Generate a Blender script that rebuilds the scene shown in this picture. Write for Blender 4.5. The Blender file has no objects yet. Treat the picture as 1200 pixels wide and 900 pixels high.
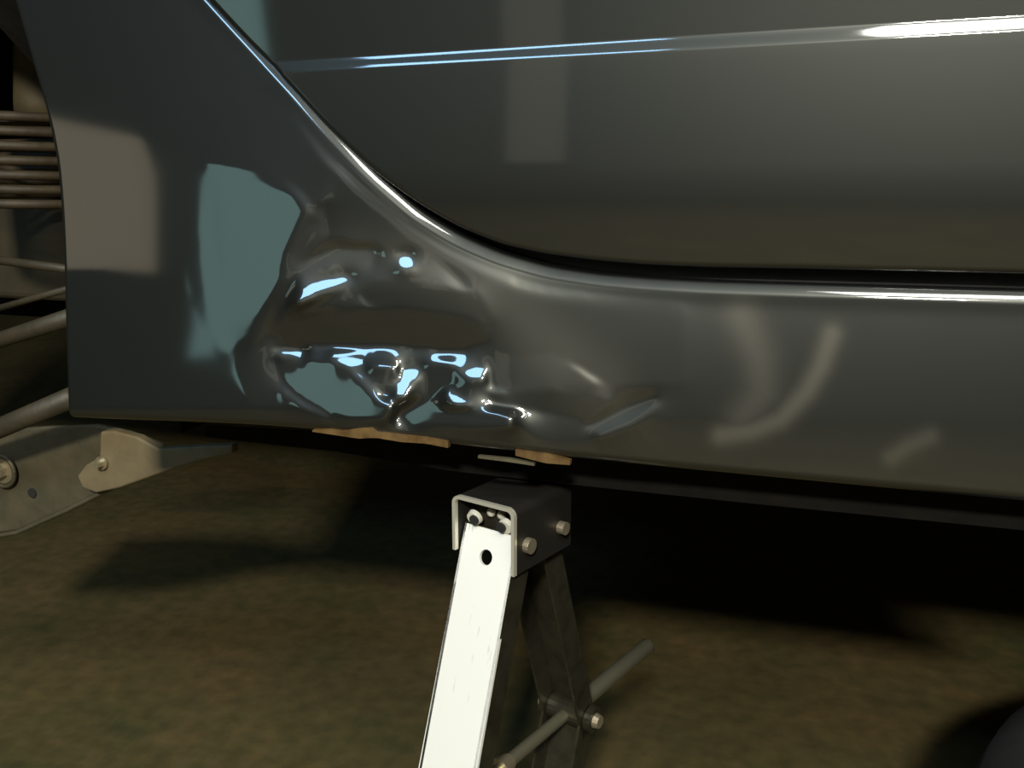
import bpy, bmesh, math, random
import numpy as np
from mathutils import Vector, Matrix
random.seed(7)
C = bpy.context.scene.collection
sc = bpy.context.scene

# ------------------------------------------------------------------ camera
FPX = 1100.0                                   # focal length in pixels of the 1200 px wide frame
YAW, PIT = math.radians(18), math.radians(12.8)
FW = np.array([-math.sin(YAW)*math.cos(PIT), math.cos(YAW)*math.cos(PIT), -math.sin(PIT)])
RT = np.array([math.cos(YAW), math.sin(YAW), 0.0])
UP = np.cross(RT, FW)
SILL_Z = 0.42                                  # height of the sill seam above the floor
CAM = np.array([0.1823, -0.5067, SILL_Z + 0.1588])
cd = bpy.data.cameras.new('camera'); cam = bpy.data.objects.new('camera', cd); C.objects.link(cam)
cd.sensor_width = 36; cd.lens = 36*FPX/1200; cd.clip_start = 0.01
M = Matrix(((RT[0], UP[0], -FW[0], CAM[0]), (RT[1], UP[1], -FW[1], CAM[1]), (RT[2], UP[2], -FW[2], CAM[2]), (0, 0, 0, 1)))
cam.matrix_world = M
sc.camera = cam

# ------------------------------------------------------------------ world, lamps, exposure
w = bpy.data.worlds.new('world'); sc.world = w; w.use_nodes = True
w.node_tree.nodes['Background'].inputs[0].default_value = (0.02, 0.025, 0.03, 1)
w.node_tree.nodes['Background'].inputs[1].default_value = 0.3
sc.view_settings.view_transform = 'Standard'; sc.view_settings.look = 'None'
sc.view_settings.exposure = 0.0; sc.view_settings.gamma = 1.0; sc.view_settings.use_curve_mapping = False

def area(name, loc, target, size, size_y, power, color):
    l = bpy.data.lights.new(name, 'AREA'); l.shape = 'RECTANGLE'; l.size = size; l.size_y = size_y
    l.energy = power; l.color = color
    o = bpy.data.objects.new(name, l); C.objects.link(o); o.location = loc
    o.rotation_euler = (Vector(target)-Vector(loc)).to_track_quat('-Z', 'Y').to_euler()
    return o
WORK_LAMP = (0.45, -2.0, 1.68)
TUBE_BLUE = (-0.75, -1.75, 2.05)
EDGE_FILL = (1.05, -1.5, 2.4)
WALL_FILL = (1.25, -2.35, 2.45)
area('work_lamp', WORK_LAMP, (0, 0.2, 0.3), 0.25, 0.15, 62, (1.0, 0.95, 0.82))
area('ceiling_lamp_blue', TUBE_BLUE, (-0.3, 0, 0.4), 0.9, 0.34, 12, (0.36, 0.66, 1.0))
area('ceiling_lamp_white', WALL_FILL, (1.25, -3.0, 0.3), 1.3, 0.22, 11, (1.0, 0.97, 0.86))  # added light on the back wall so the paint mirrors a grey gradient
area('ceiling_lamp_long', EDGE_FILL, (0.6, 0, 0.4), 1.7, 0.35, 30, (1.0, 0.98, 0.9))  # added light that brightens the panel edges and the door crease

# ------------------------------------------------------------------ helpers
def ray(px, py):
    px = np.asarray(px, float); py = np.asarray(py, float)
    return FW + ((px-600)/FPX)[..., None]*RT - ((py-450)/FPX)[..., None]*UP
def P(px, py, Y=0.0):
    """world point where the sight line of a photograph pixel meets the upright plane y = Y"""
    r = ray(px, py); t = (Y-CAM[1])/r[..., 1]
    return CAM + r*t[..., None]
def PG(px, py, Z=0.0):
    r = ray(px, py); t = (Z-CAM[2])/r[..., 2]
    return CAM + r*t[..., None]

def mat(name, color=(0.5, 0.5, 0.5), rough=0.5, metal=0.0, coat=0.0, coat_rough=0.03, coat_ior=1.5,
        noise=None, bump=None, emit=None, spec=0.5):
    m = bpy.data.materials.new(name); m.use_nodes = True
    nt = m.node_tree; b = nt.nodes['Principled BSDF']
    b.inputs['Base Color'].default_value = (*color, 1); b.inputs['Roughness'].default_value = rough
    b.inputs['Metallic'].default_value = metal; b.inputs['Coat Weight'].default_value = coat
    b.inputs['Coat Roughness'].default_value = coat_rough; b.inputs['Coat IOR'].default_value = coat_ior
    b.inputs['Specular IOR Level'].default_value = spec
    tc = nt.nodes.new('ShaderNodeTexCoord')
    if noise:
        scale, detail, c2, lo, hi = noise
        n = nt.nodes.new('ShaderNodeTexNoise'); n.inputs['Scale'].default_value = scale; n.inputs['Detail'].default_value = detail
        n.inputs['Roughness'].default_value = 0.65
        r = nt.nodes.new('ShaderNodeValToRGB')
        r.color_ramp.elements[0].position = lo; r.color_ramp.elements[0].color = (*color, 1)
        r.color_ramp.elements[1].position = hi; r.color_ramp.elements[1].color = (*c2, 1)
        nt.links.new(tc.outputs['Object'], n.inputs['Vector']); nt.links.new(n.outputs['Fac'], r.inputs['Fac'])
        nt.links.new(r.outputs['Color'], b.inputs['Base Color'])
    if bump:
        scale, strength = bump
        n = nt.nodes.new('ShaderNodeTexNoise'); n.inputs['Scale'].default_value = scale; n.inputs['Detail'].default_value = 6
        bp = nt.nodes.new('ShaderNodeBump'); bp.inputs['Strength'].default_value = strength; bp.inputs['Distance'].default_value = 0.002
        nt.links.new(tc.outputs['Object'], n.inputs['Vector']); nt.links.new(n.outputs['Fac'], bp.inputs['Height'])
        nt.links.new(bp.outputs['Normal'], b.inputs['Normal'])
    if emit:
        b.inputs['Emission Color'].default_value = (*emit[0], 1); b.inputs['Emission Strength'].default_value = emit[1]
    return m

def mesh_obj(name, verts, faces, m, parent=None, smooth=True):
    me = bpy.data.meshes.new(name)
    me.from_pydata([tuple(v) for v in verts], [], [tuple(f) for f in faces]); me.update()
    if smooth: me.polygons.foreach_set('use_smooth', [True]*len(me.polygons))
    me.materials.append(m)
    o = bpy.data.objects.new(name, me); C.objects.link(o)
    if parent: o.parent = parent; o.matrix_parent_inverse = parent_inv(parent)
    return o
def parent_inv(p):
    mtx = p.matrix_basis.copy(); q = p
    while q.parent:
        mtx = q.parent.matrix_basis @ q.matrix_parent_inverse @ mtx if False else mtx; q = q.parent
    return mtx.inverted() if p.parent is None else Matrix.Identity(4)
def bm_obj(name, bm, m, parent=None, smooth=False, bevel=0.0, local=False):
    bmesh.ops.recalc_face_normals(bm, faces=bm.faces)
    me = bpy.data.meshes.new(name); bm.to_mesh(me); bm.free()
    if smooth: me.polygons.foreach_set('use_smooth', [True]*len(me.polygons))
    me.materials.append(m)
    o = bpy.data.objects.new(name, me); C.objects.link(o)
    if parent:
        o.parent = parent
        if not local: o.matrix_parent_inverse = parent_inv(parent)
    if bevel:
        md = o.modifiers.new('bevel', 'BEVEL'); md.width = bevel; md.segments = 3; md.limit_method = 'ANGLE'; md.angle_limit = math.radians(40)
    return o
def empty(name, loc, rz=0.0):
    o = bpy.data.objects.new(name, None); C.objects.link(o); o.location = loc; o.rotation_euler = (0, 0, rz); o.empty_display_size = 0.05
    return o
def tag(o, label, cat=None, group=None, kind=None):
    o['label'] = label
    if cat: o['category'] = cat
    if group: o['group'] = group
    if kind: o['kind'] = kind
    return o
def box(bm, x0, x1, y0, y1, z0, z1, mtx=None):
    r = bmesh.ops.create_cube(bm, size=1.0)
    vs = r['verts']
    bmesh.ops.scale(bm, vec=(x1-x0, y1-y0, z1-z0), verts=vs)
    bmesh.ops.translate(bm, vec=((x0+x1)/2, (y0+y1)/2, (z0+z1)/2), verts=vs)
    if mtx is not None: bmesh.ops.transform(bm, matrix=mtx, verts=vs)
    return vs
def tube(bm, pts, rad, seg=14, caps=True):
    """swept tube along points; rad is a number or a list"""
    pts = [Vector(p) for p in pts]; n = len(pts)
    rads = [rad]*n if not hasattr(rad, '__len__') else rad
    rings = []; prev = None
    for i, p in enumerate(pts):
        t = (pts[min(i+1, n-1)]-pts[max(i-1, 0)]).normalized()
        a = prev if prev is not None else (Vector((0, 0, 1)) if abs(t.z) < .9 else Vector((1, 0, 0)))
        a = (a - t*a.dot(t)).normalized(); b = t.cross(a); prev = a
        rings.append([bm.verts.new(p + rads[i]*(math.cos(2*math.pi*k/seg)*a + math.sin(2*math.pi*k/seg)*b)) for k in range(seg)])
    for i in range(n-1):
        for k in range(seg):
            bm.faces.new((rings[i][k], rings[i][(k+1) % seg], rings[i+1][(k+1) % seg], rings[i+1][k]))
    if caps:
        bm.faces.new(rings[0][::-1]); bm.faces.new(rings[-1])
def plate(bm, outline, y_dir, holes=()):
    """extruded polygon: outline = list of world points (planar), y_dir = extrusion vector"""
    a = [bm.verts.new(p) for p in outline]; b = [bm.verts.new(Vector(p)+Vector(y_dir)) for p in outline]
    n = len(a)
    bm.faces.new(a); bm.faces.new(b[::-1])
    for i in range(n): bm.faces.new((a[i], b[i], b[(i+1) % n], a[(i+1) % n]))
def disc(bm, c, axis, r, th, seg=20, r2=None):
    c = Vector(c); ax = Vector(axis).normalized()
    tube(bm, [c, c+ax*th], [r, r if r2 is None else r2], seg)

# ------------------------------------------------------------------ materials
def paint_material():
    m = mat('dark_metallic_paint', (0.036, 0.039, 0.036), 0.45, 0.85, 1.0, 0.055, 1.9)
    nt = m.node_tree; b = nt.nodes['Principled BSDF']
    # dull wiped-on compound streaks: a stored mask of their own shape
    at = nt.nodes.new('ShaderNodeAttribute'); at.attribute_name = 'smear'
    mx = nt.nodes.new('ShaderNodeMix'); mx.data_type = 'RGBA'
    mx.inputs[6].default_value = (0.036, 0.039, 0.036, 1); mx.inputs[7].default_value = (0.26, 0.24, 0.19, 1)
    nt.links.new(at.outputs['Fac'], mx.inputs[0]); nt.links.new(mx.outputs[2], b.inputs['Base Color'])
    mp = nt.nodes.new('ShaderNodeMapRange'); mp.inputs[3].default_value = 0.85; mp.inputs[4].default_value = 0.1
    nt.links.new(at.outputs['Fac'], mp.inputs[0]); nt.links.new(mp.outputs[0], b.inputs['Metallic'])
    return m
PAINT = paint_material()
RUBBER = mat('black_rubber', (0.012, 0.012, 0.012), 0.7, noise=(30, 4, (0.02, 0.02, 0.02), .4, .7))
UNDER = mat('underbody_coating', (0.005, 0.0045, 0.003), 0.9, spec=.08, noise=(25, 5, (0.009, 0.008, 0.006), .4, .7), bump=(120, .4))
FLANGE = mat('dark_seam_metal', (0.004, 0.0035, 0.003), 0.7, 0.0, spec=.12, noise=(40, 5, (0.008, 0.007, 0.005), .4, .75))
RUSTTAN = mat('scraped_primer', (0.07, 0.036, 0.007), 0.6, 0.1, noise=(110, 5, (0.15, 0.09, 0.028), .35, .7))
RUSTY = mat('rusty_brown_steel', (0.028, 0.019, 0.008), 0.65, 0.0, noise=(35, 6, (0.06, 0.042, 0.018), .35, .7), bump=(80, .4))
DUSTY = mat('dusty_grey_steel', (0.11, 0.092, 0.055), 0.55, 0.2, noise=(30, 6, (0.065, 0.06, 0.036), .35, .7), bump=(90, .3))
RODM = mat('grimy_rod_steel', (0.06, 0.048, 0.028), 0.55, 0.2, noise=(30, 6, (0.035, 0.03, 0.018), .35, .7), bump=(90, .3))
BRIGHT = mat('polished_zinc', (0.85, 0.83, 0.7), 0.3, 0.3)
BOLT = mat('bolt_steel', (0.55, 0.48, 0.34), 0.35, 0.8)
def zinc_material():
    m = mat('bright_zinc_plate', (0.86, 0.87, 0.82), 0.42, 0.12)
    nt = m.node_tree; b = nt.nodes['Principled BSDF']
    tc = nt.nodes.new('ShaderNodeTexCoord'); mp = nt.nodes.new('ShaderNodeMapping'); mp.inputs['Scale'].default_value = (260, 60, 26)
    n = nt.nodes.new('ShaderNodeTexNoise'); n.inputs['Scale'].default_value = 1.0; n.inputs['Detail'].default_value = 3
    r = nt.nodes.new('ShaderNodeValToRGB'); r.color_ramp.elements[0].position = .24; r.color_ramp.elements[0].color = (.30, .31, .29, 1)
    r.color_ramp.elements[1].position = .33; r.color_ramp.elements[1].color = (.88, .89, .84, 1)
    nt.links.new(tc.outputs['Object'], mp.inputs[0]); nt.links.new(mp.outputs[0], n.inputs['Vector'])
    nt.links.new(n.outputs['Fac'], r.inputs['Fac']); nt.links.new(r.outputs[0], b.inputs['Base Color'])
    return m
ZINC = zinc_material()
DARKZINC = mat('greasy_zinc_plate', (0.05, 0.046, 0.03), 0.38, 0.5, noise=(60, 4, (0.025, 0.023, 0.015), .4, .7))  # zinc darkened in colour to stand for the jack's shaded sides
SCREW = mat('screw_steel', (0.32, 0.31, 0.22), 0.4, 0.8)

# ------------------------------------------------------------------ the garage
def concrete():
    m = mat('concrete_floor', (0.16, 0.135, 0.075), 0.85, bump=(60, .25), spec=.25)
    nt = m.node_tree; b = nt.nodes['Principled BSDF']; tc = nt.nodes.new('ShaderNodeTexCoord')
    n1 = nt.nodes.new('ShaderNodeTexNoise'); n1.inputs['Scale'].default_value = 5; n1.inputs['Detail'].default_value = 8; n1.inputs['Roughness'].default_value = .7
    n2 = nt.nodes.new('ShaderNodeTexNoise'); n2.inputs['Scale'].default_value = 45; n2.inputs['Detail'].default_value = 5
    r1 = nt.nodes.new('ShaderNodeValToRGB'); e = r1.color_ramp.elements
    e[0].position = .35; e[0].color = (.068, .065, .024, 1); e[1].position = .68; e[1].color = (.125, .086, .036, 1)
    r2 = nt.nodes.new('ShaderNodeValToRGB'); e = r2.color_ramp.elements
    e[0].position = .3; e[0].color = (.72, .74, .68, 1); e[1].position = .7; e[1].color = (1.15, 1.1, 1.05, 1)
    mx = nt.nodes.new('ShaderNodeMix'); mx.data_type = 'RGBA'; mx.blend_type = 'MULTIPLY'; mx.inputs[0].default_value = 1
    for n in (n1, n2): nt.links.new(tc.outputs['Object'], n.inputs['Vector'])
    nt.links.new(n1.outputs['Fac'], r1.inputs[0]); nt.links.new(n2.outputs['Fac'], r2.inputs[0])
    nt.links.new(r1.outputs[0], mx.inputs[6]); nt.links.new(r2.outputs[0], mx.inputs[7]); nt.links.new(mx.outputs[2], b.inputs['Base Color'])
    return m
X0, X1, Y0, Y1, ZC = -4.4, 3.4, -3.4, 3.4, 2.7
WALLM = mat('dark_garage_wall', (0.05, 0.048, 0.04), 0.85, noise=(3, 6, (0.07, 0.066, 0.055), .4, .7))
CEILM = mat('dark_garage_ceiling', (0.05, 0.05, 0.045), 0.9, noise=(3, 6, (0.07, 0.07, 0.06), .4, .7))
def slab(name, *a, m=WALLM, label=None):
    bm = bmesh.new(); box(bm, *a); o = bm_obj(name, bm, m)
    o['kind'] = 'structure'
    if label: o['label'] = label
    return o
slab('floor', X0, X1, Y0, Y1, -.1, 0, m=concrete(), label='bare olive brown concrete garage floor under the car')
slab('ceiling', X0, X1, Y0, Y1, ZC, ZC+.1, m=CEILM, label='dark garage ceiling')
slab('wall_left', X0-.1, X0, Y0, Y1, 0, ZC, label='dark garage wall at left'); slab('wall_right', X1, X1+.1, Y0, Y1, 0, ZC, label='dark garage wall at right')
slab('wall_far', X0, X1, Y1, Y1+.1, 0, ZC, label='dark garage wall beyond the car')
slab('wall_back', X0, X1, Y0-.1, Y0, 0, ZC, m=mat('pale_garage_wall', (.22, .21, .18), .8, noise=(2, 5, (.27, .26, .22), .35, .7)), label='dark garage wall behind the photographer')
FRAME = mat('window_frame_paint', (0.06, 0.055, 0.045), 0.5)
GLOW_PANES = {'beige': (-4.1, -3.07, .88, 1.46), 'teal': (-2.83, -2.22, .55, 1.42), 'post': (-1.13, -.86, .62, 1.9)}  # glowing panes added out of view to put coloured reflections in the paint
def glow_pane(n, rect, emitc, strength, label):
    x0, x1, z0, z1 = rect
    pm = mat('frosted_pane_%s' % n, (0.3, 0.3, 0.3), 0.5, emit=(emitc, strength))
    o = slab('window_%s' % n, x0, x1, Y0, Y0+.012, z0, z1, m=pm, label=label)
    bm = bmesh.new(); t = .05
    for a in ((x0-t, x1+t, z1, z1+t), (x0-t, x1+t, z0-t, z0), (x0-t, x0, z0, z1), (x1, x1+t, z0, z1)):
        box(bm, a[0], a[1], Y0, Y0+.05, a[2], a[3])
    bm_obj('window_frame', bm, FRAME, o)
glow_pane('1', GLOW_PANES['beige'], (1.0, 0.84, 0.60), 0.80, 'frosted window lit warm from outside in the wall behind the photographer')
glow_pane('2', GLOW_PANES['teal'], (0.45, 0.80, 0.77), 1.25, 'frosted window lit blue-green by daylight in the wall behind the photographer')
glow_pane('3', GLOW_PANES['post'], (0.80, 0.75, 0.58), 0.25, 'narrow frosted window in the wall behind the photographer')

# ------------------------------------------------------------------ the car: outlines read off the photograph, standing on the plane y = 0
def smooth_curve(pts, lo, hi, sig):
    pts = np.array(pts, float); x = np.arange(lo, hi+1.0)
    y = np.interp(x, pts[:, 0], pts[:, 1]); 
    sl, sr = (pts[1, 1]-pts[0, 1])/(pts[1, 0]-pts[0, 0]), (pts[-1, 1]-pts[-2, 1])/(pts[-1, 0]-pts[-2, 0])
    y = np.where(x < pts[0, 0], pts[0, 1]+sl*(x-pts[0, 0]), y); y = np.where(x > pts[-1, 0], pts[-1, 1]+sr*(x-pts[-1, 0]), y)
    k = np.arange(-4*sig, 4*sig+1); g = np.exp(-k*k/(2.0*sig*sig)); g /= g.sum()
    pad = len(k)//2
    yp = np.concatenate([y[0]-(np.arange(pad, 0, -1))*(y[1]-y[0]), y, y[-1]+np.arange(1, pad+1)*(y[-1]-y[-2])])
    return x, np.convolve(yp, g, 'valid')
EDGE = [(-160, -455), (60, -212), (140, -112), (235, -1), (283, 52), (330, 103), (380, 161), (430, 213), (480, 257), (530, 288), (580, 310), (640, 327), (700, 336), (760, 341), (830, 345), (950, 349), (1200, 357), (1500, 366)]
DOOR = [(-160, -474), (60, -226), (150, -120), (244, -12), (292, 41), (338, 88), (388, 144), (440, 194), (492, 234), (541, 264), (590, 285), (640, 297), (700, 306), (760, 311), (830, 314), (950, 316), (1200, 321), (1500, 326)]
SILL = [(60, 480), (170, 484), (300, 489), (400, 497), (500, 508), (600, 520), (700, 530), (800, 540), (950, 554), (1200, 577), (1500, 603)]
ARCH = [(-460, -262), (-250, -72), (-100, -12), (0, 20), (60, 37), (130, 58), (190, 70), (250, 75), (320, 78), (400, 80), (490, 83), (640, 86)]
ex, ey = smooth_curve(EDGE, -260, 1500, 12); dx_, dy_ = smooth_curve(DOOR, -260, 1500, 12)
sx_, sy_ = smooth_curve(SILL, -260, 1500, 25); ax_, ay_ = smooth_curve(ARCH, -470, 660, 15)
def yt(px): return np.maximum(np.interp(px, ex, ey), -430)
def yd(px): return np.interp(px, dx_, dy_)-np.interp(px, [300, 560, 700, 900], [0, 5, 8, 9])
def yb(px): return np.interp(px, sx_, sy_)
def xl(py): return np.interp(py, ax_, ay_)

# ---- relief of the dented panel: surface slopes wanted in each zone, then the height that fits them best
GX0, GX1, GY0, GY1, ST = -270, 1500, -440, 640, 3
gx = np.arange(GX0, GX1, ST); gy = np.arange(GY0, GY1, ST)
PX, PY = np.meshgrid(gx.astype(float), gy.astype(float))
def inpoly(poly):
    poly = np.array(poly, float); res = np.zeros(PX.shape, bool); j = len(poly)-1
    for i in range(len(poly)):
        xi, yi = poly[i]; xj, yj = poly[j]
        c = ((yi > PY) != (yj > PY)) & (PX < (xj-xi)*(PY-yi)/((yj-yi) or 1e-9)+xi)
        res ^= c; j = i
    return res
def aim(X, Y, Z):
    """slopes (dy/dx, dy/dz) that mirror the viewing point into the room point"""
    p = P(PX, PY); a = CAM-p; a /= np.linalg.norm(a, axis=-1)[..., None]
    b = np.stack([X+0*PX, Y+0*PX, Z+0*PX], -1)-p; b /= np.linalg.norm(b, axis=-1)[..., None]
    n = a+b
    return n[..., 0]/-n[..., 1], n[..., 2]/-n[..., 1]
TX = np.zeros(PX.shape); TZ = np.zeros(PX.shape); W = np.full(PX.shape, 0.008)
# the undented skin: barrel from slightly upturned at the top to slightly tucked in at the sill
rel = np.clip((PY-yt(PX))/(yb(PX)-yt(PX)), -.2, 1.2)
TZ[:] = np.tan(np.radians(5-4*rel))
lf = np.clip((520-PX)/300, 0, 1)                     # towards the wheel arch the flank flares
TZ = TZ*(1-lf) + lf*np.tan(np.radians(np.interp(PY, [-430, 0, 170, 250, 320, 420, 500], [5, 6, 6, 5.5, 4, 0, -4])))
W = .008+.05*np.clip((PX-690)/120, 0, 1)
W[(PX < 230) & (PY < 170)] = .05
W[(PY < 120)] = .08
def door_profile(pxl):
    return np.interp(pxl, [-500, -60, -9, -7, -3, 2, 5.5, 7.5, 20, 90, 125, 150, 185, 215, 300],
                     [-1, -3.0, -2, 16, 20, 20, 17, 2, 1.2, .6, 0, -3, -6, -7, -9])
def crease_px(px, py):                                 # 0 on the door's crease, 225 at its bottom edge
    cr = 80+(px-330)*(29-80)/870.0
    return (py-cr)/(np.interp(px, [0, 640, 1500], [296, 298, 326])-cr)*225
def zone(poly, X, Y, Z, wt=1.0):
    m = inpoly(poly); x = X(PX, PY) if callable(X) else X; z = Z(PX, PY) if callable(Z) else Z
    a, b = aim(x, Y, z); TX[m] = a[m]; TZ[m] = b[m]; W[m] = wt
def lin(a, b, va, vb, ax): return (lambda px, py: va+(vb-va)*((px if ax == 0 else py)-a)/(b-a))
def slope(poly, dx, dz, wt=1.0):
    m = inpoly(poly); TX[m] = math.tan(math.radians(dx)); TZ[m] = math.tan(math.radians(dz)); W[m] = wt
def left_x(px, py): return -3.68+1.4*(px-.16*(py-195)-80)/280.0
bz = GLOW_PANES['beige']; tz = GLOW_PANES['teal']
m = (PX < 335) & (PY < 480); a_, b_ = aim(left_x(PX, PY), Y0, lin(0, 405, 2.16, .58, 1)(PX, PY)); TX[m] = a_[m]; TZ[m] = b_[m]; W[m] = .25*np.clip((345-PX[m])/60, .1, 1)*np.clip((490-PY[m])/60, .1, 1)
# cream reflection beside the arch, dark post, blue-green reflection
zone([(60, 165), (110, 182), (190, 196), (215, 185), (215, 340), (255, 375), (190, 335), (120, 318), (60, 316)], left_x, Y0, lin(0, 405, 2.16, .58, 1), .6)
zone([(60, -50), (300, -50), (330, 100), (240, 172), (60, 160)], left_x, Y0, lin(0, 405, 2.16, .58, 1), .4)
zone([(80, 330), (180, 340), (240, 370), (270, 420), (290, 470), (85, 480)], left_x, Y0, lin(0, 405, 2.16, .58, 1), .4)
zone([(214, 190), (230, 190), (235, 300), (247, 370), (258, 425), (232, 365), (214, 300)], left_x, Y0, lin(0, 405, 2.16, .58, 1), .6)
zone([(248, 206), (300, 212), (345, 230), (358, 248), (341, 285), (311, 330), (294, 395), (276, 405), (266, 370), (253, 300)], left_x, Y0, lin(0, 405, 2.16, .58, 1), .8)
zone([(232, 178), (240, 90), (325, 108), (372, 180), (385, 232), (372, 238), (345, 212), (300, 198), (240, 190)], left_x, Y0, lin(0, 230, 2.2, 1.58, 1), .8)
# hard fold lines right of it
slope([(330, 330), (352, 292), (366, 262), (376, 266), (362, 300), (340, 335)], 8, 6, .1)
slope([(290, 420), (306, 370), (330, 325), (342, 336), (322, 372), (312, 400)], 9, 0, .2)
# dark zone between fold and door edge
slope([(380, 190), (430, 235), (520, 292), (600, 325), (560, 350), (500, 290), (420, 285), (385, 275)], 1, 4, .4)
slope([(545, 322), (640, 342), (800, 356), (800, 450), (720, 452), (650, 415), (585, 412), (575, 372)], 0, 6, .2)
# upper dent: brownish flanks, sky-bright crescent, dark shelf under it
zone([(350, 318), (365, 303), (395, 292), (440, 292), (435, 312), (412, 316), (385, 318), (355, 340)], -1.2, Y0, 2.2, .3)
zone([(345, 357), (358, 338), (380, 324), (408, 320), (412, 326), (400, 336), (372, 346), (352, 357)], *TUBE_BLUE, 16)
zone([(470, 298), (482, 298), (482, 318), (470, 318)], *TUBE_BLUE, 12)
slope([(345, 372), (420, 345), (500, 345), (560, 365), (560, 352), (520, 335), (440, 330), (420, 340), (360, 362)], 0, 5, .3)
slope([(318, 392), (345, 378), (420, 360), (500, 358), (560, 374), (570, 400), (540, 412), (460, 404), (400, 404), (340, 402)], 0, -5, .35)
slope([(425, 338), (560, 342), (578, 374), (430, 354)], 0, 3, .8)
# lower dent: blue-green belly with bright rims
zone([(322, 424), (345, 420), (395, 428), (412, 436), (432, 462), (446, 474), (462, 480), (450, 492), (410, 492), (372, 480), (335, 450)], lin(320, 460, -2.75, -2.27, 0), Y0, lin(415, 492, 1.3, .65, 1), 5)
zone([(325, 407), (355, 407), (355, 419), (327, 420)], *TUBE_BLUE, 24.0)
zone([(386, 415), (422, 417), (427, 432), (412, 432), (392, 427)], *TUBE_BLUE, 12.0)
zone([(424, 433), (438, 455), (444, 468), (436, 466), (418, 437)], *TUBE_BLUE, 6.0)
zone([(472, 428), (494, 428), (490, 440), (478, 456), (474, 468), (464, 468), (466, 452)], *TUBE_BLUE, 24.0)
zone([(536, 436), (560, 426), (568, 430), (566, 448), (552, 448)], *TUBE_BLUE, 24.0)
zone([(524, 460), (536, 460), (550, 470), (546, 478), (526, 474)], *TUBE_BLUE, 24.0)
zone([(332, 452), (345, 462), (362, 474), (385, 486), (382, 490), (352, 476), (330, 458)], *TUBE_BLUE, 7.199999999999999)
slope([(428, 432), (464, 432), (460, 462), (446, 462)], 3, 6, .4)
slope([(500, 428), (530, 430), (530, 448), (498, 470)], -2, 7, .4)
zone([(462, 486), (498, 468), (518, 482), (556, 484), (600, 488), (600, 500), (560, 500), (480, 496)], lin(470, 600, -2.65, -1.9, 0), Y0, lin(480, 505, 1.25, .75, 1), 1.2)
slope([(574, 418), (650, 414), (700, 452), (600, 456), (574, 450)], -2, 7, .1)
slope([(570, 462), (620, 458), (690, 462), (715, 470), (690, 492), (640, 482), (580, 474)], 0, 2, .1)
zone([(690, 500), (735, 478), (768, 466), (770, 476), (740, 498), (700, 512)], TUBE_BLUE[0], TUBE_BLUE[1], 1.45, .15)
ab = PY < yt(PX)-3                                     # beyond the gap the panel keeps level with the door
TX[ab] = 0; TZ[ab] = np.tan(np.radians(door_profile(crease_px(PX, PY))))[ab]; W[ab] = np.where(PX < 480, .15, .5)[ab]
# slopes in pixel steps
e = 0.5
Jx = (P(PX+e, PY)-P(PX-e, PY)); Jy = (P(PX, PY+e)-P(PX, PY-e))
RR = ray(PX, PY); den = 1-TX*RR[..., 0]/RR[..., 1]-TZ*RR[..., 2]/RR[..., 1]; TX = TX/den; TZ = TZ/den   # relief is laid along the sight lines
GU = (TX*Jx[..., 0]+TZ*Jx[..., 2])*ST; GV = (TX*Jy[..., 0]+TZ*Jy[..., 2])*ST
def solve(gu, gv, wt, h, its):
    wu = .5*(wt[:, 1:]+wt[:, :-1]); wv = .5*(wt[1:]+wt[:-1])
    tu = .5*(gu[:, 1:]+gu[:, :-1]); tv = .5*(gv[1:]+gv[:-1])
    def AT(a, b):
        o = np.zeros_like(h); o[:, 1:] += a; o[:, :-1] -= a; o[1:] += b; o[:-1] -= b; return o
    def A(x): return AT(wu*(x[:, 1:]-x[:, :-1]), wv*(x[1:]-x[:-1]))+1e-7*x
    d = np.full_like(h, 1e-7); d[:, 1:] += wu; d[:, :-1] += wu; d[1:] += wv; d[:-1] += wv
    r = AT(wu*tu, wv*tv)-A(h); z = r/d; p = z.copy(); rz = (r*z).sum()
    for _ in range(its):
        q = A(p); al = rz/(p*q).sum(); h = h+al*p; r = r-al*q; z = r/d; rn = (r*z).sum(); p = z+(rn/rz)*p; rz = rn
    return h
def down(a, k): 
    s = (a.shape[0]//k*k, a.shape[1]//k*k); return a[:s[0], :s[1]].reshape(s[0]//k, k, s[1]//k, k).mean((1, 3))
def bilin(a, x, y):
    x = np.clip(x, 0, a.shape[1]-1.001); y = np.clip(y, 0, a.shape[0]-1.001); i = x.astype(int); j = y.astype(int); u = x-i; v = y-j
    return a[j, i]*(1-u)*(1-v)+a[j, i+1]*u*(1-v)+a[j+1, i]*(1-u)*v+a[j+1, i+1]*u*v
h = None
for k, its in ((8, 400), (4, 300), (2, 250), (1, 220)):
    gu, gv, wt = down(GU, k)*k, down(GV, k)*k, down(W, k)
    if h is None: h = np.zeros_like(gu)
    else:
        jj, ii = np.mgrid[0:gu.shape[0], 0:gu.shape[1]].astype(float); h = bilin(h, (ii-.5)/2, (jj-.5)/2)
    h = solve(gu, gv, wt, h, its)
def blur(a, sig):
    k = np.arange(-int(3*sig)-1, int(3*sig)+2); g = np.exp(-k*k/(2*sig*sig)); g /= g.sum()
    n = len(k)//2; b = np.pad(a, n, mode='reflect', reflect_type='odd')
    b = np.apply_along_axis(lambda r: np.convolve(r, g, 'valid'), 1, b); return np.apply_along_axis(lambda r: np.convolve(r, g, 'valid'), 0, b)
h = blur(h, 1.0)
near = np.exp(-((PY[:h.shape[0], :h.shape[1]]-yt(PX)[:h.shape[0], :h.shape[1]]-4)/16)**2); h = h*(1-near)+blur(h, 5)*near
ref = h[int((345-GY0)/ST), int((1100-GX0)/ST)]
H = h-ref
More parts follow.
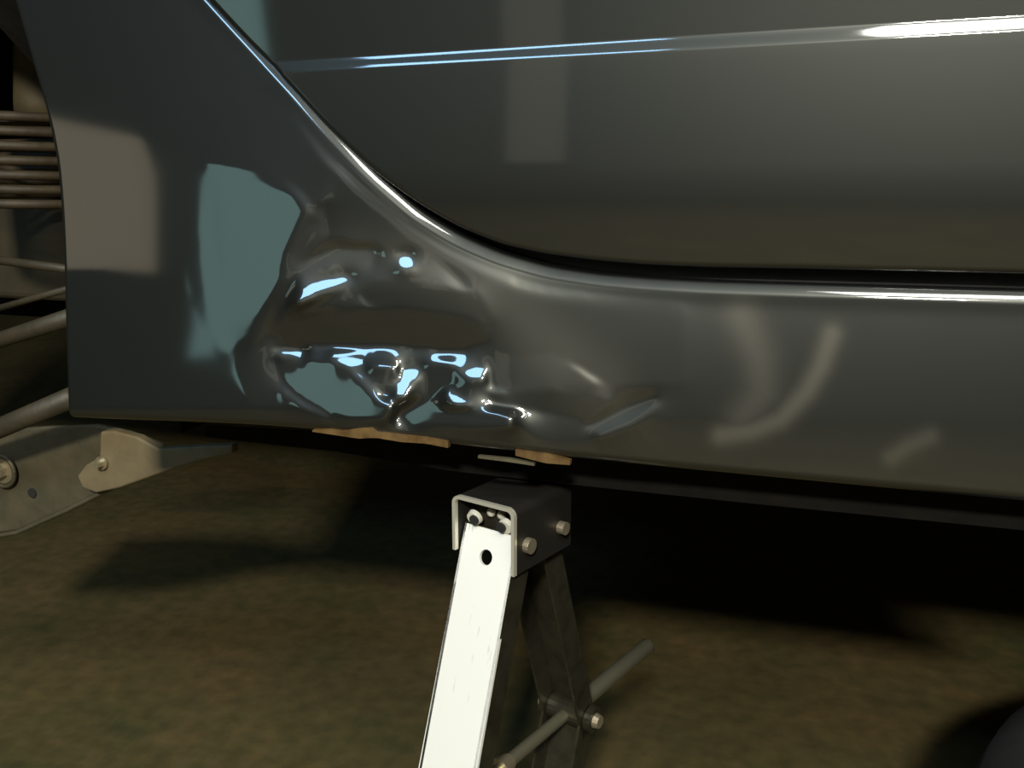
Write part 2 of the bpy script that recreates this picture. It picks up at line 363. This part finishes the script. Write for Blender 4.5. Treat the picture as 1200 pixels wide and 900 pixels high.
def cub(a, x, y):                                     # Catmull-Rom look-up keeps the normals smooth
    x = np.clip(x, 1, a.shape[1]-3.001); y = np.clip(y, 1, a.shape[0]-3.001); i = x.astype(int); j = y.astype(int); u = x-i; v = y-j
    def wts(t): return (-.5*t+t*t-.5*t**3, 1-2.5*t*t+1.5*t**3, .5*t+2*t*t-1.5*t**3, -.5*t*t+.5*t**3)
    wu, wv = wts(u), wts(v); o = 0
    for b in range(4):
        for c in range(4): o = o+wv[b]*wu[c]*a[j+b-1, i+c-1]
    return o
def Hat(px, py): return cub(H, (px-GX0)/ST, (py-GY0)/ST)
print('panel relief range mm', H.min()*1e3, H.max()*1e3)

# ---- streaks wiped on the right of the panel
def smear_at(px, py):
    s = np.zeros(np.shape(px))
    def stroke(pts, wd, amt):
        nonlocal s
        d = np.full(np.shape(px), 1e9)
        for (x0, y0), (x1, y1) in zip(pts[:-1], pts[1:]):
            t = np.clip(((px-x0)*(x1-x0)+(py-y0)*(y1-y0))/((x1-x0)**2+(y1-y0)**2), 0, 1)
            d = np.minimum(d, np.hypot(px-x0-t*(x1-x0), py-y0-t*(y1-y0)))
        s = np.maximum(s, amt*np.exp(-(d/wd)**2))
    stroke([(975, 392), (962, 430), (945, 460), (915, 492), (880, 505), (845, 510)], 13, .27)
    stroke([(870, 370), (890, 420), (893, 460), (870, 490)], 22, .17)
    stroke([(1090, 512), (1065, 522), (1045, 536)], 12, .17)
    stroke([(420, 300), (470, 300), (560, 330), (640, 400), (700, 450)], 38, .14)
    return s

car = tag(empty('car', (0.3, .9, 0)), 'dark grey metallic car with a dented rear sill, jacked up with its wheel off', 'car')
# ---- quarter panel and sill skin: one sheet with rolled edges
NU, NV = 640, 250
u = np.linspace(0, 1, NU)[None, :]; v = (np.linspace(0, 1, NV)**1.0)[:, None]       # v = 0 at the sill, 1 at the door gap
px = 80+(1440-80)*u+0*v
for _ in range(8):
    py = yb(px)+(yt(px)-yb(px))*v
    px = xl(py)+(1440-xl(py))*u
G = P(px, py, Hat(px, py))
rows = [G[i] for i in range(NV)]; rpx = [px[i] for i in range(NV)]; rpy = [py[i] for i in range(NV)]
def in_plane_normal(line, sign):
    t = np.gradient(line, axis=0); t /= np.linalg.norm(t, axis=1)[:, None]
    return np.stack([-t[:, 2], 0*t[:, 0], t[:, 0]], 1)*sign
def roll(line, n, r, amax, steps, flange, ydir=(0, 1, 0)):
    out = []; yv = np.array(ydir, float)
    for k in range(1, steps+1):
        a = amax*k/steps
        out.append(line+n*r*math.sin(a)+yv*r*(1-math.cos(a)))
    t = n*math.cos(amax)+yv*math.sin(amax)
    out.append(out[-1]+t*flange*.5); out.append(out[-1]+t*flange*.5)
    return out
def slope_start(line_a, line_b): return None
def lip(line, n, sched, flange):                        # edge with a nearly flat chamfer: (angle, step) pairs
    out = [line]
    for a, ds in sched: out.append(out[-1]+n*ds*math.cos(math.radians(a))+np.array([0, ds*math.sin(math.radians(a)), 0]))
    return out[1:]+[out[-1]+np.array([0, flange, 0])]
SCH = [(6, .0006), (14, .0006), (20, .0005), (24, .0006), (27, .0008), (29, .0010), (31, .0010), (34, .0008), (38, .0006), (46, .0005), (56, .0005), (68, .0005), (80, .0005), (90, .0005)]
topr = lip(rows[-1], in_plane_normal(rows[-1], 1), SCH, .024)
botr = roll(rows[0], in_plane_normal(rows[0], -1), .006, math.radians(96), 10, .05)
allrows = botr[::-1]+rows+topr
nb, ntp = len(botr), len(topr)
apx = [rpx[0]]*nb+rpx+[rpx[-1]]*ntp; apy = [rpy[0]]*nb+rpy+[rpy[-1]]*ntp
S = np.array(allrows)                                              # rows x cols x 3
# roll the arch edge inward: extra columns on the left
col = S[:, 0]; tcol = np.gradient(col, axis=0); tcol /= np.maximum(np.linalg.norm(tcol, axis=1), 1e-9)[:, None]
ncol = np.stack([-np.abs(tcol[:, 2])-.001, 0*tcol[:, 0], np.sign(tcol[:, 2])*tcol[:, 0]], 1); ncol /= np.linalg.norm(ncol, axis=1)[:, None]
ncol[:nb] = ncol[nb+3]; ncol[-ntp:] = ncol[-ntp-3]
lc = roll(col, ncol, .003, math.radians(95), 6, .016)
S = np.concatenate([np.stack(lc[::-1], 1), S], 1)
ne = len(lc)
sm = smear_at(np.array(apx), np.array(apy)); sm[:nb] *= .2; sm[-ntp:] = 0
sm = np.concatenate([np.zeros((sm.shape[0], ne)), sm], 1)
def sheet(name, S, m, parent, attr=None):
    nr, nc = S.shape[:2]; me = bpy.data.meshes.new(name)
    idx = np.arange(nr*nc).reshape(nr, nc)
    f = np.stack([idx[:-1, :-1], idx[:-1, 1:], idx[1:, 1:], idx[1:, :-1]], -1).reshape(-1, 4)
    me.vertices.add(nr*nc); me.vertices.foreach_set('co', S.reshape(-1).astype(np.float32))
    me.loops.add(f.size); me.loops.foreach_set('vertex_index', f.reshape(-1).astype(np.int32))
    me.polygons.add(len(f)); me.polygons.foreach_set('loop_start', np.arange(0, f.size, 4, dtype=np.int32))
    me.polygons.foreach_set('use_smooth', np.ones(len(f), bool))
    me.update(calc_edges=True); me.validate()
    if attr is not None:
        a = me.attributes.new('smear', 'FLOAT', 'POINT'); a.data.foreach_set('value', attr.reshape(-1).astype(np.float32))
    me.materials.append(m)
    o = bpy.data.objects.new(name, me); C.objects.link(o); o.parent = parent; o.matrix_parent_inverse = parent_inv(parent)
    return o
quarter = sheet('quarter_panel', S, PAINT, car, sm)
tag(quarter, 'crumpled dark grey sill and rear quarter panel with a bent-in dent')

# ---- rear door skin with its crease
CR0, CR1 = (330, 80), (1200, 29)
def ycr(px): return CR0[1]+(px-CR0[0])*(CR1[1]-CR0[1])/(CR1[0]-CR0[0])
NUd = 360
ud = np.linspace(-60, 1440, NUd)[None, :]
low = yd(ud); cr = ycr(ud); topd = -430.0
ya_, yb2 = np.minimum(cr-14, low-3), np.minimum(cr+34, low-1.5)
seg_ = lambda a_, b_, n_, end=False: a_+(b_-a_)*np.linspace(0, 1, n_, endpoint=end)[:, None]
pyd = np.concatenate([seg_(topd, ya_, 70), seg_(ya_, yb2, 80), seg_(yb2, low, 160, True)], 0)   # rows run along the crease
phi = door_profile(crease_px(ud, pyd))
Gd = P(ud+0*pyd, pyd)
zz = Gd[..., 2]; dz = np.diff(zz, axis=0); ph = np.tan(np.radians(.5*(phi[1:]+phi[:-1])))
yoff = np.concatenate([np.zeros((1, NUd)), np.cumsum(ph*dz, 0)], 0)
jd = int(NUd*.6); yoff += float(Hat(ud[0, jd], low[0, jd]-4))-yoff[-1, jd]
Gd[..., 1] += yoff+.001
bl = Gd[-1]; drow = roll(bl, in_plane_normal(bl, -1), .004, math.radians(100), 8, .012)
Sd = np.concatenate([Gd, np.stack(drow, 0)], 0)[::-1]
door = sheet('rear_door', Sd, PAINT, car, np.zeros(Sd.shape[:2]))
tag(door, 'dark grey rear door with a bright crease line above the sill')
# ---- black strip added deep in the door gap to stand for its shade
bm = bmesh.new(); px_s = np.linspace(60, 1440, 90); mid = .5*(yt(px_s)+yd(px_s))
pts = P(px_s, mid+2, 0.030); tube(bm, pts, .016, 10)
bm_obj('door_seal', bm, RUBBER, car, smooth=True)
# ---- black sheet added inside the car to block light behind gap and arch
def zat(px_, py_, Y): return float(P(px_, py_, Y)[2])
bm = bmesh.new(); box(bm, -.62, .72, .085, .10, SILL_Z-.01, 1.05)
bx = bm_obj('inner_panel', bm, UNDER, car)
for vtx in bx.data.vertices:                                       # its left end stops short of the arch
    if vtx.co.x < 0: vtx.co.x = -.19
bm = bmesh.new(); box(bm, -.20, 1.1, .10, 1.75, SILL_Z-.005, SILL_Z+.03)
bm_obj('floor_pan', bm, UNDER, car)  # unseen underbody slab added to block light beyond the sill
# wheel well: curved liner behind the arch
bm = bmesh.new(); cx, cz, rr = -.62, .40, .37
prof = [(cx+rr*math.cos(a), cz+rr*math.sin(a)) for a in np.linspace(-.02, math.pi*.75, 26)]
prev = None
for x, z in prof:
    row = [bm.verts.new((x, yy, z)) for yy in (.045, .15, .30, .42)]
    if prev:
        for k in range(3): bm.faces.new((prev[k], row[k], row[k+1], prev[k+1]))
    prev = row
bm_obj('wheel_well_liner', bm, UNDER, car, smooth=True)
bm = bmesh.new(); box(bm, -1.2, -.18, .42, .44, .40, 1.0); bm_obj('inner_wing', bm, UNDER, car)

# ---- seam flange under the sill, with scraped tabs
JACK_TOP = SILL_Z-.034
def strip(name, top, bot, Y, thick, m, parent=None, wob=0.0, n=60, x0=None, x1=None):
    t = np.array(top, float); b = np.array(bot, float)
    x0 = t[0, 0] if x0 is None else x0; x1 = t[-1, 0] if x1 is None else x1
    xs = np.linspace(x0, x1, n); bm = bmesh.new(); prev = None
    for i, x in enumerate(xs):
        yo = (Y if Y > 0 else float(Hat(np.float64(x), yb(x)))+.001+Y)+wob*math.sin(x*.045)*math.exp(-((x-500)/170)**2)
        a = P(x, np.interp(x, t[:, 0], t[:, 1]), yo); a[2] = max(a[2], JACK_TOP+.004); c = P(x, np.interp(x, b[:, 0], b[:, 1]), yo)
        c[2] = max(c[2], JACK_TOP+.0015)
        row = [bm.verts.new(q) for q in (a, c, c+np.array([0, thick, 0]), a+np.array([0, thick, 0]))]
        if prev:
            for k in range(4): bm.faces.new((prev[k], prev[(k+1) % 4], row[(k+1) % 4], row[k]))
        else: bm.faces.new(row)
        prev = row
    bm.faces.new(prev[::-1])
    return bm_obj(name, bm, m, parent or car, smooth=False)
fl = strip('seam_flange', [(240, 500), (400, 508), (530, 520), (680, 532), (1440, 600)], [(240, 512), (400, 530), (530, 552), (690, 570), (900, 592), (1440, 645)], .030, .003, FLANGE, wob=.006)
strip('jacking_rail', [(330, 520), (470, 560), (690, 586), (900, 606), (1440, 660)], [(330, 530), (470, 574), (690, 600), (900, 618), (1440, 676)], .055, .03, UNDER)
tag(strip('scraped_edge', [(366, 504), (385, 503), (402, 505), (420, 502), (436, 501), (442, 506), (470, 509), (500, 512), (525, 517)], [(366, 506), (400, 511), (420, 514), (440, 513), (470, 518), (500, 520), (525, 525)], -.002, .004, RUSTTAN, n=24), 'rusty orange scraped seam edge')
tag(strip('scraped_edge', [(604, 527), (640, 532), (668, 540)], [(604, 534), (640, 543), (668, 545)], -.002, .004, RUSTTAN, n=14), 'tan scraped seam edge')
tag(strip('scraped_edge', [(560, 534), (600, 538), (626, 543)], [(560, 537), (600, 542), (626, 546)], -.001, .003, DUSTY, n=10), 'grey bare metal seam edge')

# ---- suspension seen through the wheel arch
def V(px_, py_, Y): return Vector(P(px_, py_, Y))
bm = bmesh.new()                                                   # coil spring on the far side of the well
cc = V(30, 185, .22); R0 = .075; pitch = .0125; pts = []
for i in range(0, 7*24+1):
    a = 2*math.pi*i/24; pts.append(cc+Vector((R0*math.cos(a), R0*math.sin(a), .045-pitch*i/24)))
tube(bm, pts, .0043, 8); bm_obj('coil_spring', bm, RUSTY, car, smooth=True)
bm = bmesh.new(); tp = [(44, -120), (46, -60), (48, 0), (50, 60), (52, 120), (53, 139)]
tube(bm, [V(x, y, .22) for x, y in tp], [.018, .020, .022, .024, .026, .026], 20)
bm_obj('strut_boot', bm, mat('tan_strut_boot', (.060, .042, .016), .7, noise=(25, 5, (.085, .062, .024), .4, .7)), car, smooth=True)
bm = bmesh.new(); c0 = V(38, 139, .22); disc(bm, c0, (0, 0, -1), .05, .005, 28); bm_obj('spring_seat', bm, RUSTY, car)
bm = bmesh.new(); box(bm, -.78, -.36, .33, .36, float(V(0, 350, .33)[2]), float(V(0, 235, .33)[2])); bm_obj('chassis_rail', bm, mat('brown_chassis_steel', (.035, .028, .014), .7, noise=(20, 5, (.06, .045, .02), .4, .7)), car, bevel=.008)
for a, b, r0, r1, Y in (((-60, 418), (100, 366), .0065, .0075, .12), ((-40, 372), (110, 330), .0028, .0028, .13), ((-90, 540), (88, 464), .0085, .0085, .09), ((-40, 300), (100, 318), .004, .004, .16)):
    bm = bmesh.new(); p, q = V(*a, Y), V(*b, Y-.02); tube(bm, [p, p.lerp(q, .5), q], [r0, .5*(r0+r1), r1], 14)
    bm_obj('control_rod', bm, RODM, car, smooth=True)
# lower bracket: dished steel plate with bolts and a hole, and its tongue reaching right under the sill
YB = .13
out = [(-90, 520), (0, 503), (60, 500), (112, 498), (150, 506), (190, 521), (196, 540), (140, 566), (80, 596), (20, 622), (-30, 628), (-90, 640)]
bm = bmesh.new(); plate(bm, [V(x, y, YB) for x, y in out], (0, .006, 0))
br = bm_obj('suspension_bracket', bm, DUSTY, car, bevel=.002)
bm = bmesh.new(); tube(bm, [V(x, y, YB-.004) for x, y in ((-40, 634), (20, 624), (80, 597), (140, 567), (196, 542))], .0022, 8); bm_obj('bracket_lip', bm, DUSTY, br, smooth=True)
tg = [(90, 558), (96, 572), (112, 578), (140, 572), (185, 556), (230, 541), (272, 532), (272, 521), (230, 523), (185, 526), (160, 512), (132, 505), (117, 506), (116, 536), (100, 545)]
bm = bmesh.new(); plate(bm, [V(x, y, YB-.014) for x, y in tg], (0, .010, 0)); bm_obj('bracket_tongue', bm, mat('tan_dusty_steel', (.20, .155, .085), .55, .05, noise=(30, 5, (.14, .115, .065), .4, .7)), br, bevel=.002)
def bolt(px_, py_, Y, r):
    bm = bmesh.new(); p = V(px_, py_, Y); disc(bm, p, (0, 1, 0), r*1.7, .002, 24); disc(bm, p, (0, -1, 0), r, .006, 6, r*.9)
    return bm_obj('bolt', bm, BOLT, br)
bolt(2, 552, YB-.006, .007); bolt(118, 543, YB-.017, .0035)
bm = bmesh.new()
for i in range(28):
    pass
c = V(2, 552, YB-.005); ring = [c+Vector((.0145*math.cos(t), 0, .0145*math.sin(t))) for t in np.linspace(0, 2*math.pi, 25)]
tube(bm, ring, .002, 8, caps=False); bm_obj('washer_ring', bm, DUSTY, br, smooth=True)
bm = bmesh.new(); disc(bm, V(37, 578, YB-.0015), (0, 1, 0), .0045, .002, 18); bm_obj('bracket_hole', bm, RUBBER, br)

# ------------------------------------------------------------------ the scissor jack
JA, JP, JL, JT, JEXT = .318, .018, .172, 1.26, .12
JX, JY, JZ = .011, .022, SILL_Z-.034
jack = tag(empty('scissor_jack', (JX, JY, 0), -JA), 'bright zinc scissor jack standing on the floor under the dented sill', 'jack')
ZP = JZ-.026; ZT = ZP-JL*math.sin(JT); ZB = ZT-JL*math.sin(JT); YT = JP+JL*math.cos(JT)
HW = .0205                                                         # half width of an arm
def jpart(name, bm, m, **k): return bm_obj(name, bm, m, k.pop('parent', jack), local=True, **k)
def plate_holes(bm, mtx, w0, w1, L0, L1, th, holes, seg=20):
    """flat bar in local (x across, z along) with round through-holes; thickness along +y"""
    # cells: split the bar in bands so that every hole sits in a square ring of quads
    hs = sorted(holes, key=lambda q: q[1]); fr = []
    def V_(x, y, z): return bm.verts.new(mtx @ Vector((x, y, z)))
    zs = [L0]; 
    for (hx, hz, r) in hs: zs += [hz-r*1.6, hz+r*1.6]
    zs += [L1]
    def wid(z): return w0+(w1-w0)*(z-L0)/(L1-L0)
    for y in (0, th):
        for i in range(0, len(zs)-1, 2):
            a, b = zs[i], zs[i+1]
            q = [V_(-wid(a), y, a), V_(wid(a), y, a), V_(wid(b), y, b), V_(-wid(b), y, b)]
            bm.faces.new(q)
        for (hx, hz, r) in hs:
            a, b = hz-r*1.6, hz+r*1.6
            cor = [(-wid(a), a), (wid(a), a), (wid(b), b), (-wid(b), b)]
            outer = []
            for k in range(seg):
                t = 2*math.pi*k/seg; dx, dz = math.cos(t), math.sin(t)
                s = 1e9
                if dz > 1e-6: s = min(s, (b-hz)/dz)
                if dz < -1e-6: s = min(s, (a-hz)/dz)
                wx = wid(hz)
                if dx > 1e-6: s = min(s, (wx-hx)/dx)
                if dx < -1e-6: s = min(s, (-wx-hx)/dx)
                outer.append((hx+dx*s, hz+dz*s))
            vo = [V_(x, y, z) for x, z in outer]; vi = [V_(hx+r*math.cos(2*math.pi*k/seg), y, hz+r*math.sin(2*math.pi*k/seg)) for k in range(seg)]
            for k in range(seg): bm.faces.new((vo[k], vo[(k+1) % seg], vi[(k+1) % seg], vi[k]))
            for cx_, cz_ in cor:                                    # fill the four corners
                ang = math.atan2(cz_-hz, cx_-hx) % (2*math.pi); k = int(ang/(2*math.pi)*seg)
                bm.faces.new((vo[k], V_(cx_, y, cz_), vo[(k+1) % seg]))
            if y == 0: fr.append((hx, hz, r))
    for (hx, hz, r) in fr:                                          # hole walls
        va = [V_(hx+r*math.cos(2*math.pi*k/seg), 0, hz+r*math.sin(2*math.pi*k/seg)) for k in range(seg)]
        vb = [V_(hx+r*math.cos(2*math.pi*k/seg), th, hz+r*math.sin(2*math.pi*k/seg)) for k in range(seg)]
        for k in range(seg): bm.faces.new((va[k], va[(k+1) % seg], vb[(k+1) % seg], vb[k]))
    for sgn in (-1, 1):
        q = [V_(sgn*wid(L0), 0, L0), V_(sgn*wid(L1), 0, L1), V_(sgn*wid(L1), th, L1), V_(sgn*wid(L0), th, L0)]; bm.faces.new(q)
    for z in (L0, L1):
        q = [V_(-wid(z), 0, z), V_(wid(z), 0, z), V_(wid(z), th, z), V_(-wid(z), th, z)]; bm.faces.new(q)
def arm(p, q, face, hw, m, holes=(), top_trim=.0, flange=.018):
    """pressed channel arm from p down to q (local jack coordinates); the web faces 'face' (-1 towards the viewer)"""
    p, q = Vector(p), Vector(q); z = (p-q).normalized(); x = Vector((1, 0, 0)); y = z.cross(x)          # y points away from viewer for upright arms
    if face > 0: y = -y; x = -x
    Lh = (p-q).length
    mt = Matrix(((x.x, y.x, z.x, q.x), (x.y, y.y, z.y, q.y), (x.z, y.z, z.z, q.z), (0, 0, 0, 1)))
    off = Matrix.Translation((0, -.006, 0))
    bm = bmesh.new(); plate_holes(bm, mt @ off, hw+.001, hw-.0005, -.008, Lh+.004-top_trim, .002, holes)
    bmesh.ops.remove_doubles(bm, verts=bm.verts, dist=1e-6)
    web = jpart('arm', bm, m)
    for s in (-1, 1):
        bm = bmesh.new(); mtx = mt @ off
        o = [(s*hw, 0, -.010), (s*hw, 0, Lh+.004-top_trim), (s*hw, flange*.6, Lh+.011), (s*hw, flange, Lh+.004), (s*hw, flange, -.010)]
        plate(bm, [mtx @ Vector(v_) for v_ in o], (mt.to_3x3() @ Vector((-s*.0018, 0, 0))))
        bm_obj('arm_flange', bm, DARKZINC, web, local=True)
    return web
U_n, U_f = (0, -JP, ZP), (0, JP, ZP); T_n, T_f = (0, -YT, ZT), (0, YT, ZT); B_n, B_f = (0, -JP, ZB), (0, JP, ZB)
LH = JL
tag(arm(U_n, T_n, -1, HW, ZINC, holes=[(0, LH-.013, .0048)]), 'bright near upper arm with a round hole')
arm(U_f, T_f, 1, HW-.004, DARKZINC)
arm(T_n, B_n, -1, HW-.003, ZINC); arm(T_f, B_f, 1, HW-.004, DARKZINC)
# saddle: inverted U bracket with rounded corners
bm = bmesh.new(); hw, zt, r, th = .0235, JZ, .0055, .0022
def uprof(o):
    w_ = hw-o; rr = r-o; pr = [(-w_, JZ-.036)]
    pr += [(-w_+rr-rr*math.cos(t), zt-o-rr+rr*math.sin(t)) for t in np.linspace(0, math.pi/2, 7)]
    pr += [(w_-rr+rr*math.sin(t), zt-o-rr+rr*math.cos(t)) for t in np.linspace(0, math.pi/2, 7)]
    return pr+[(w_, JZ-.042)]
po, pi_ = uprof(0), uprof(th)
y0, y1 = -JP-.013, JP+.013
n = len(po)
def hoop(bm, ya, yb_):
    va = [[bm.verts.new((x, y, z)) for x, z in pr] for y in (ya, yb_) for pr in (po, pi_)]
    for i in range(n-1):
        bm.faces.new((va[0][i], va[0][i+1], va[1][i+1], va[1][i])); bm.faces.new((va[2][i], va[2][i+1], va[3][i+1], va[3][i]))
        bm.faces.new((va[0][i], va[2][i], va[2][i+1], va[0][i+1])); bm.faces.new((va[1][i], va[1][i+1], va[3][i+1], va[3][i]))
    for i in (0, n-1): bm.faces.new((va[0][i], va[1][i], va[3][i], va[2][i]))
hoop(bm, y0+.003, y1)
saddle = jpart('saddle', bm, mat('greasy_black_saddle', (.010, .009, .007), .6, .1))  # near-black colour carries the shade under the sill; only the rim stays bright
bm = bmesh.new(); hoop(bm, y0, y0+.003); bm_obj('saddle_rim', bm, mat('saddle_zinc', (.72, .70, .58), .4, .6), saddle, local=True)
# inside the saddle: gear ends, pins and the two small bosses
bm = bmesh.new(); tube(bm, [(-hw+.003, -JP, ZP), (hw-.003, -JP, ZP)], .0045, 14); jpart('pivot_pin', bm, DARKZINC, smooth=False)
bm = bmesh.new(); tube(bm, [(-hw-.004, JP, ZP), (hw+.005, JP, ZP)], .0042, 14); jpart('pivot_pin', bm, BOLT, smooth=False)
bm = bmesh.new(); tube(bm, [(hw, -JP, ZP), (hw+.004, -JP, ZP)], .0048, 14); jpart('rivet_head', bm, BOLT)
for xx in (-.012, .012):
    bm = bmesh.new(); disc(bm, (xx, -JP-.004, ZP+.0115), (0, -1, -.35), .0052, .003, 18, .0046)
    o = jpart('gear_tooth', bm, BRIGHT)
    bm = bmesh.new(); disc(bm, (xx*.86, -JP-.0072, ZP+.0108), (0, -1, -.2), .0032, .0016, 16); bm_obj('tooth_recess', bm, RUBBER, o, local=True)
for xx in (-.0045, .0035):
    bm = bmesh.new(); bmesh.ops.create_uvsphere(bm, u_segments=14, v_segments=8, radius=.003); bmesh.ops.translate(bm, verts=bm.verts, vec=(xx, -JP+.002, JZ-.012))
    jpart('saddle_boss', bm, BRIGHT, smooth=True)
bm = bmesh.new(); box(bm, -hw+.003, hw-.003, -JP+.004, -JP+.008, ZP-.002, JZ-.006); jpart('saddle_web', bm, DARKZINC)
# trunnions, screw and base
for yy in (-YT, YT):
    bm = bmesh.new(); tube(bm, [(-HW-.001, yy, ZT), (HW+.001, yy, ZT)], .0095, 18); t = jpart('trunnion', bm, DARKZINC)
    for s in (-1, 1):
        bm = bmesh.new(); disc(bm, (s*(HW+.001), yy, ZT), (s, 0, 0), .0055, .004, 14, .0045); bm_obj('trunnion_rivet', bm, BOLT, t, local=True)
def screw():
    bm = bmesh.new(); pts, rad = [], []
    n_ = 150; ya, yb_ = -YT-.02, YT+JEXT
    for i in range(n_+1):
        y = ya+(yb_-ya)*i/n_; pts.append((0, y, ZT)); rad.append((.0048 if i % 2 else .0041)*(1.35 if y > YT+.012 else 1))
    rad[-1] = .003
    tube(bm, pts, rad, 14); return jpart('screw', bm, SCREW, smooth=True)
screw()
bm = bmesh.new(); disc(bm, (0, -YT+.055, ZT), (0, 1, 0), .008, .012, 18, .0055); jpart('screw_collar', bm, BOLT)
bm = bmesh.new(); box(bm, -.04, .04, -.055, .055, 0, .004); box(bm, -.034, -.031, -.045, .045, .004, ZB+.012); box(bm, .031, .034, -.045, .045, .004, ZB+.012)
jpart('base', bm, ZINC, bevel=.001)
for yy in (-JP, JP):
    bm = bmesh.new(); tube(bm, [(-.037, yy, ZB), (.037, yy, ZB)], .0042, 14); jpart('base_pin', bm, BOLT)

# ------------------------------------------------------------------ the removed wheel, lying flat at the right edge of the view
ctr = (.60, .08)
wheel = tag(empty('wheel', (ctr[0], ctr[1], 0)), 'black rubber tyre lying flat on the floor at the lower right', 'wheel')
prof = [(.17, .03), (.19, .012), (.23, .002), (.27, .004), (.292, .018), (.30, .04), (.30, .15), (.292, .172), (.27, .186), (.23, .188), (.19, .178), (.17, .16)]
bm = bmesh.new(); seg = 72; rings = []
for k in range(seg):
    a = 2*math.pi*k/seg; rings.append([bm.verts.new((r_*math.cos(a), r_*math.sin(a), z_)) for r_, z_ in prof])
for k in range(seg):
    for i in range(len(prof)): bm.faces.new((rings[k][i], rings[(k+1) % seg][i], rings[(k+1) % seg][(i+1) % len(prof)], rings[k][(i+1) % len(prof)]))
bm_obj('tyre', bm, RUBBER, wheel, smooth=True, local=True)
bm = bmesh.new(); disc(bm, (0, 0, .06), (0, 0, 1), .172, .07, 48); bm_obj('rim', bm, DARKZINC, wheel, local=True)
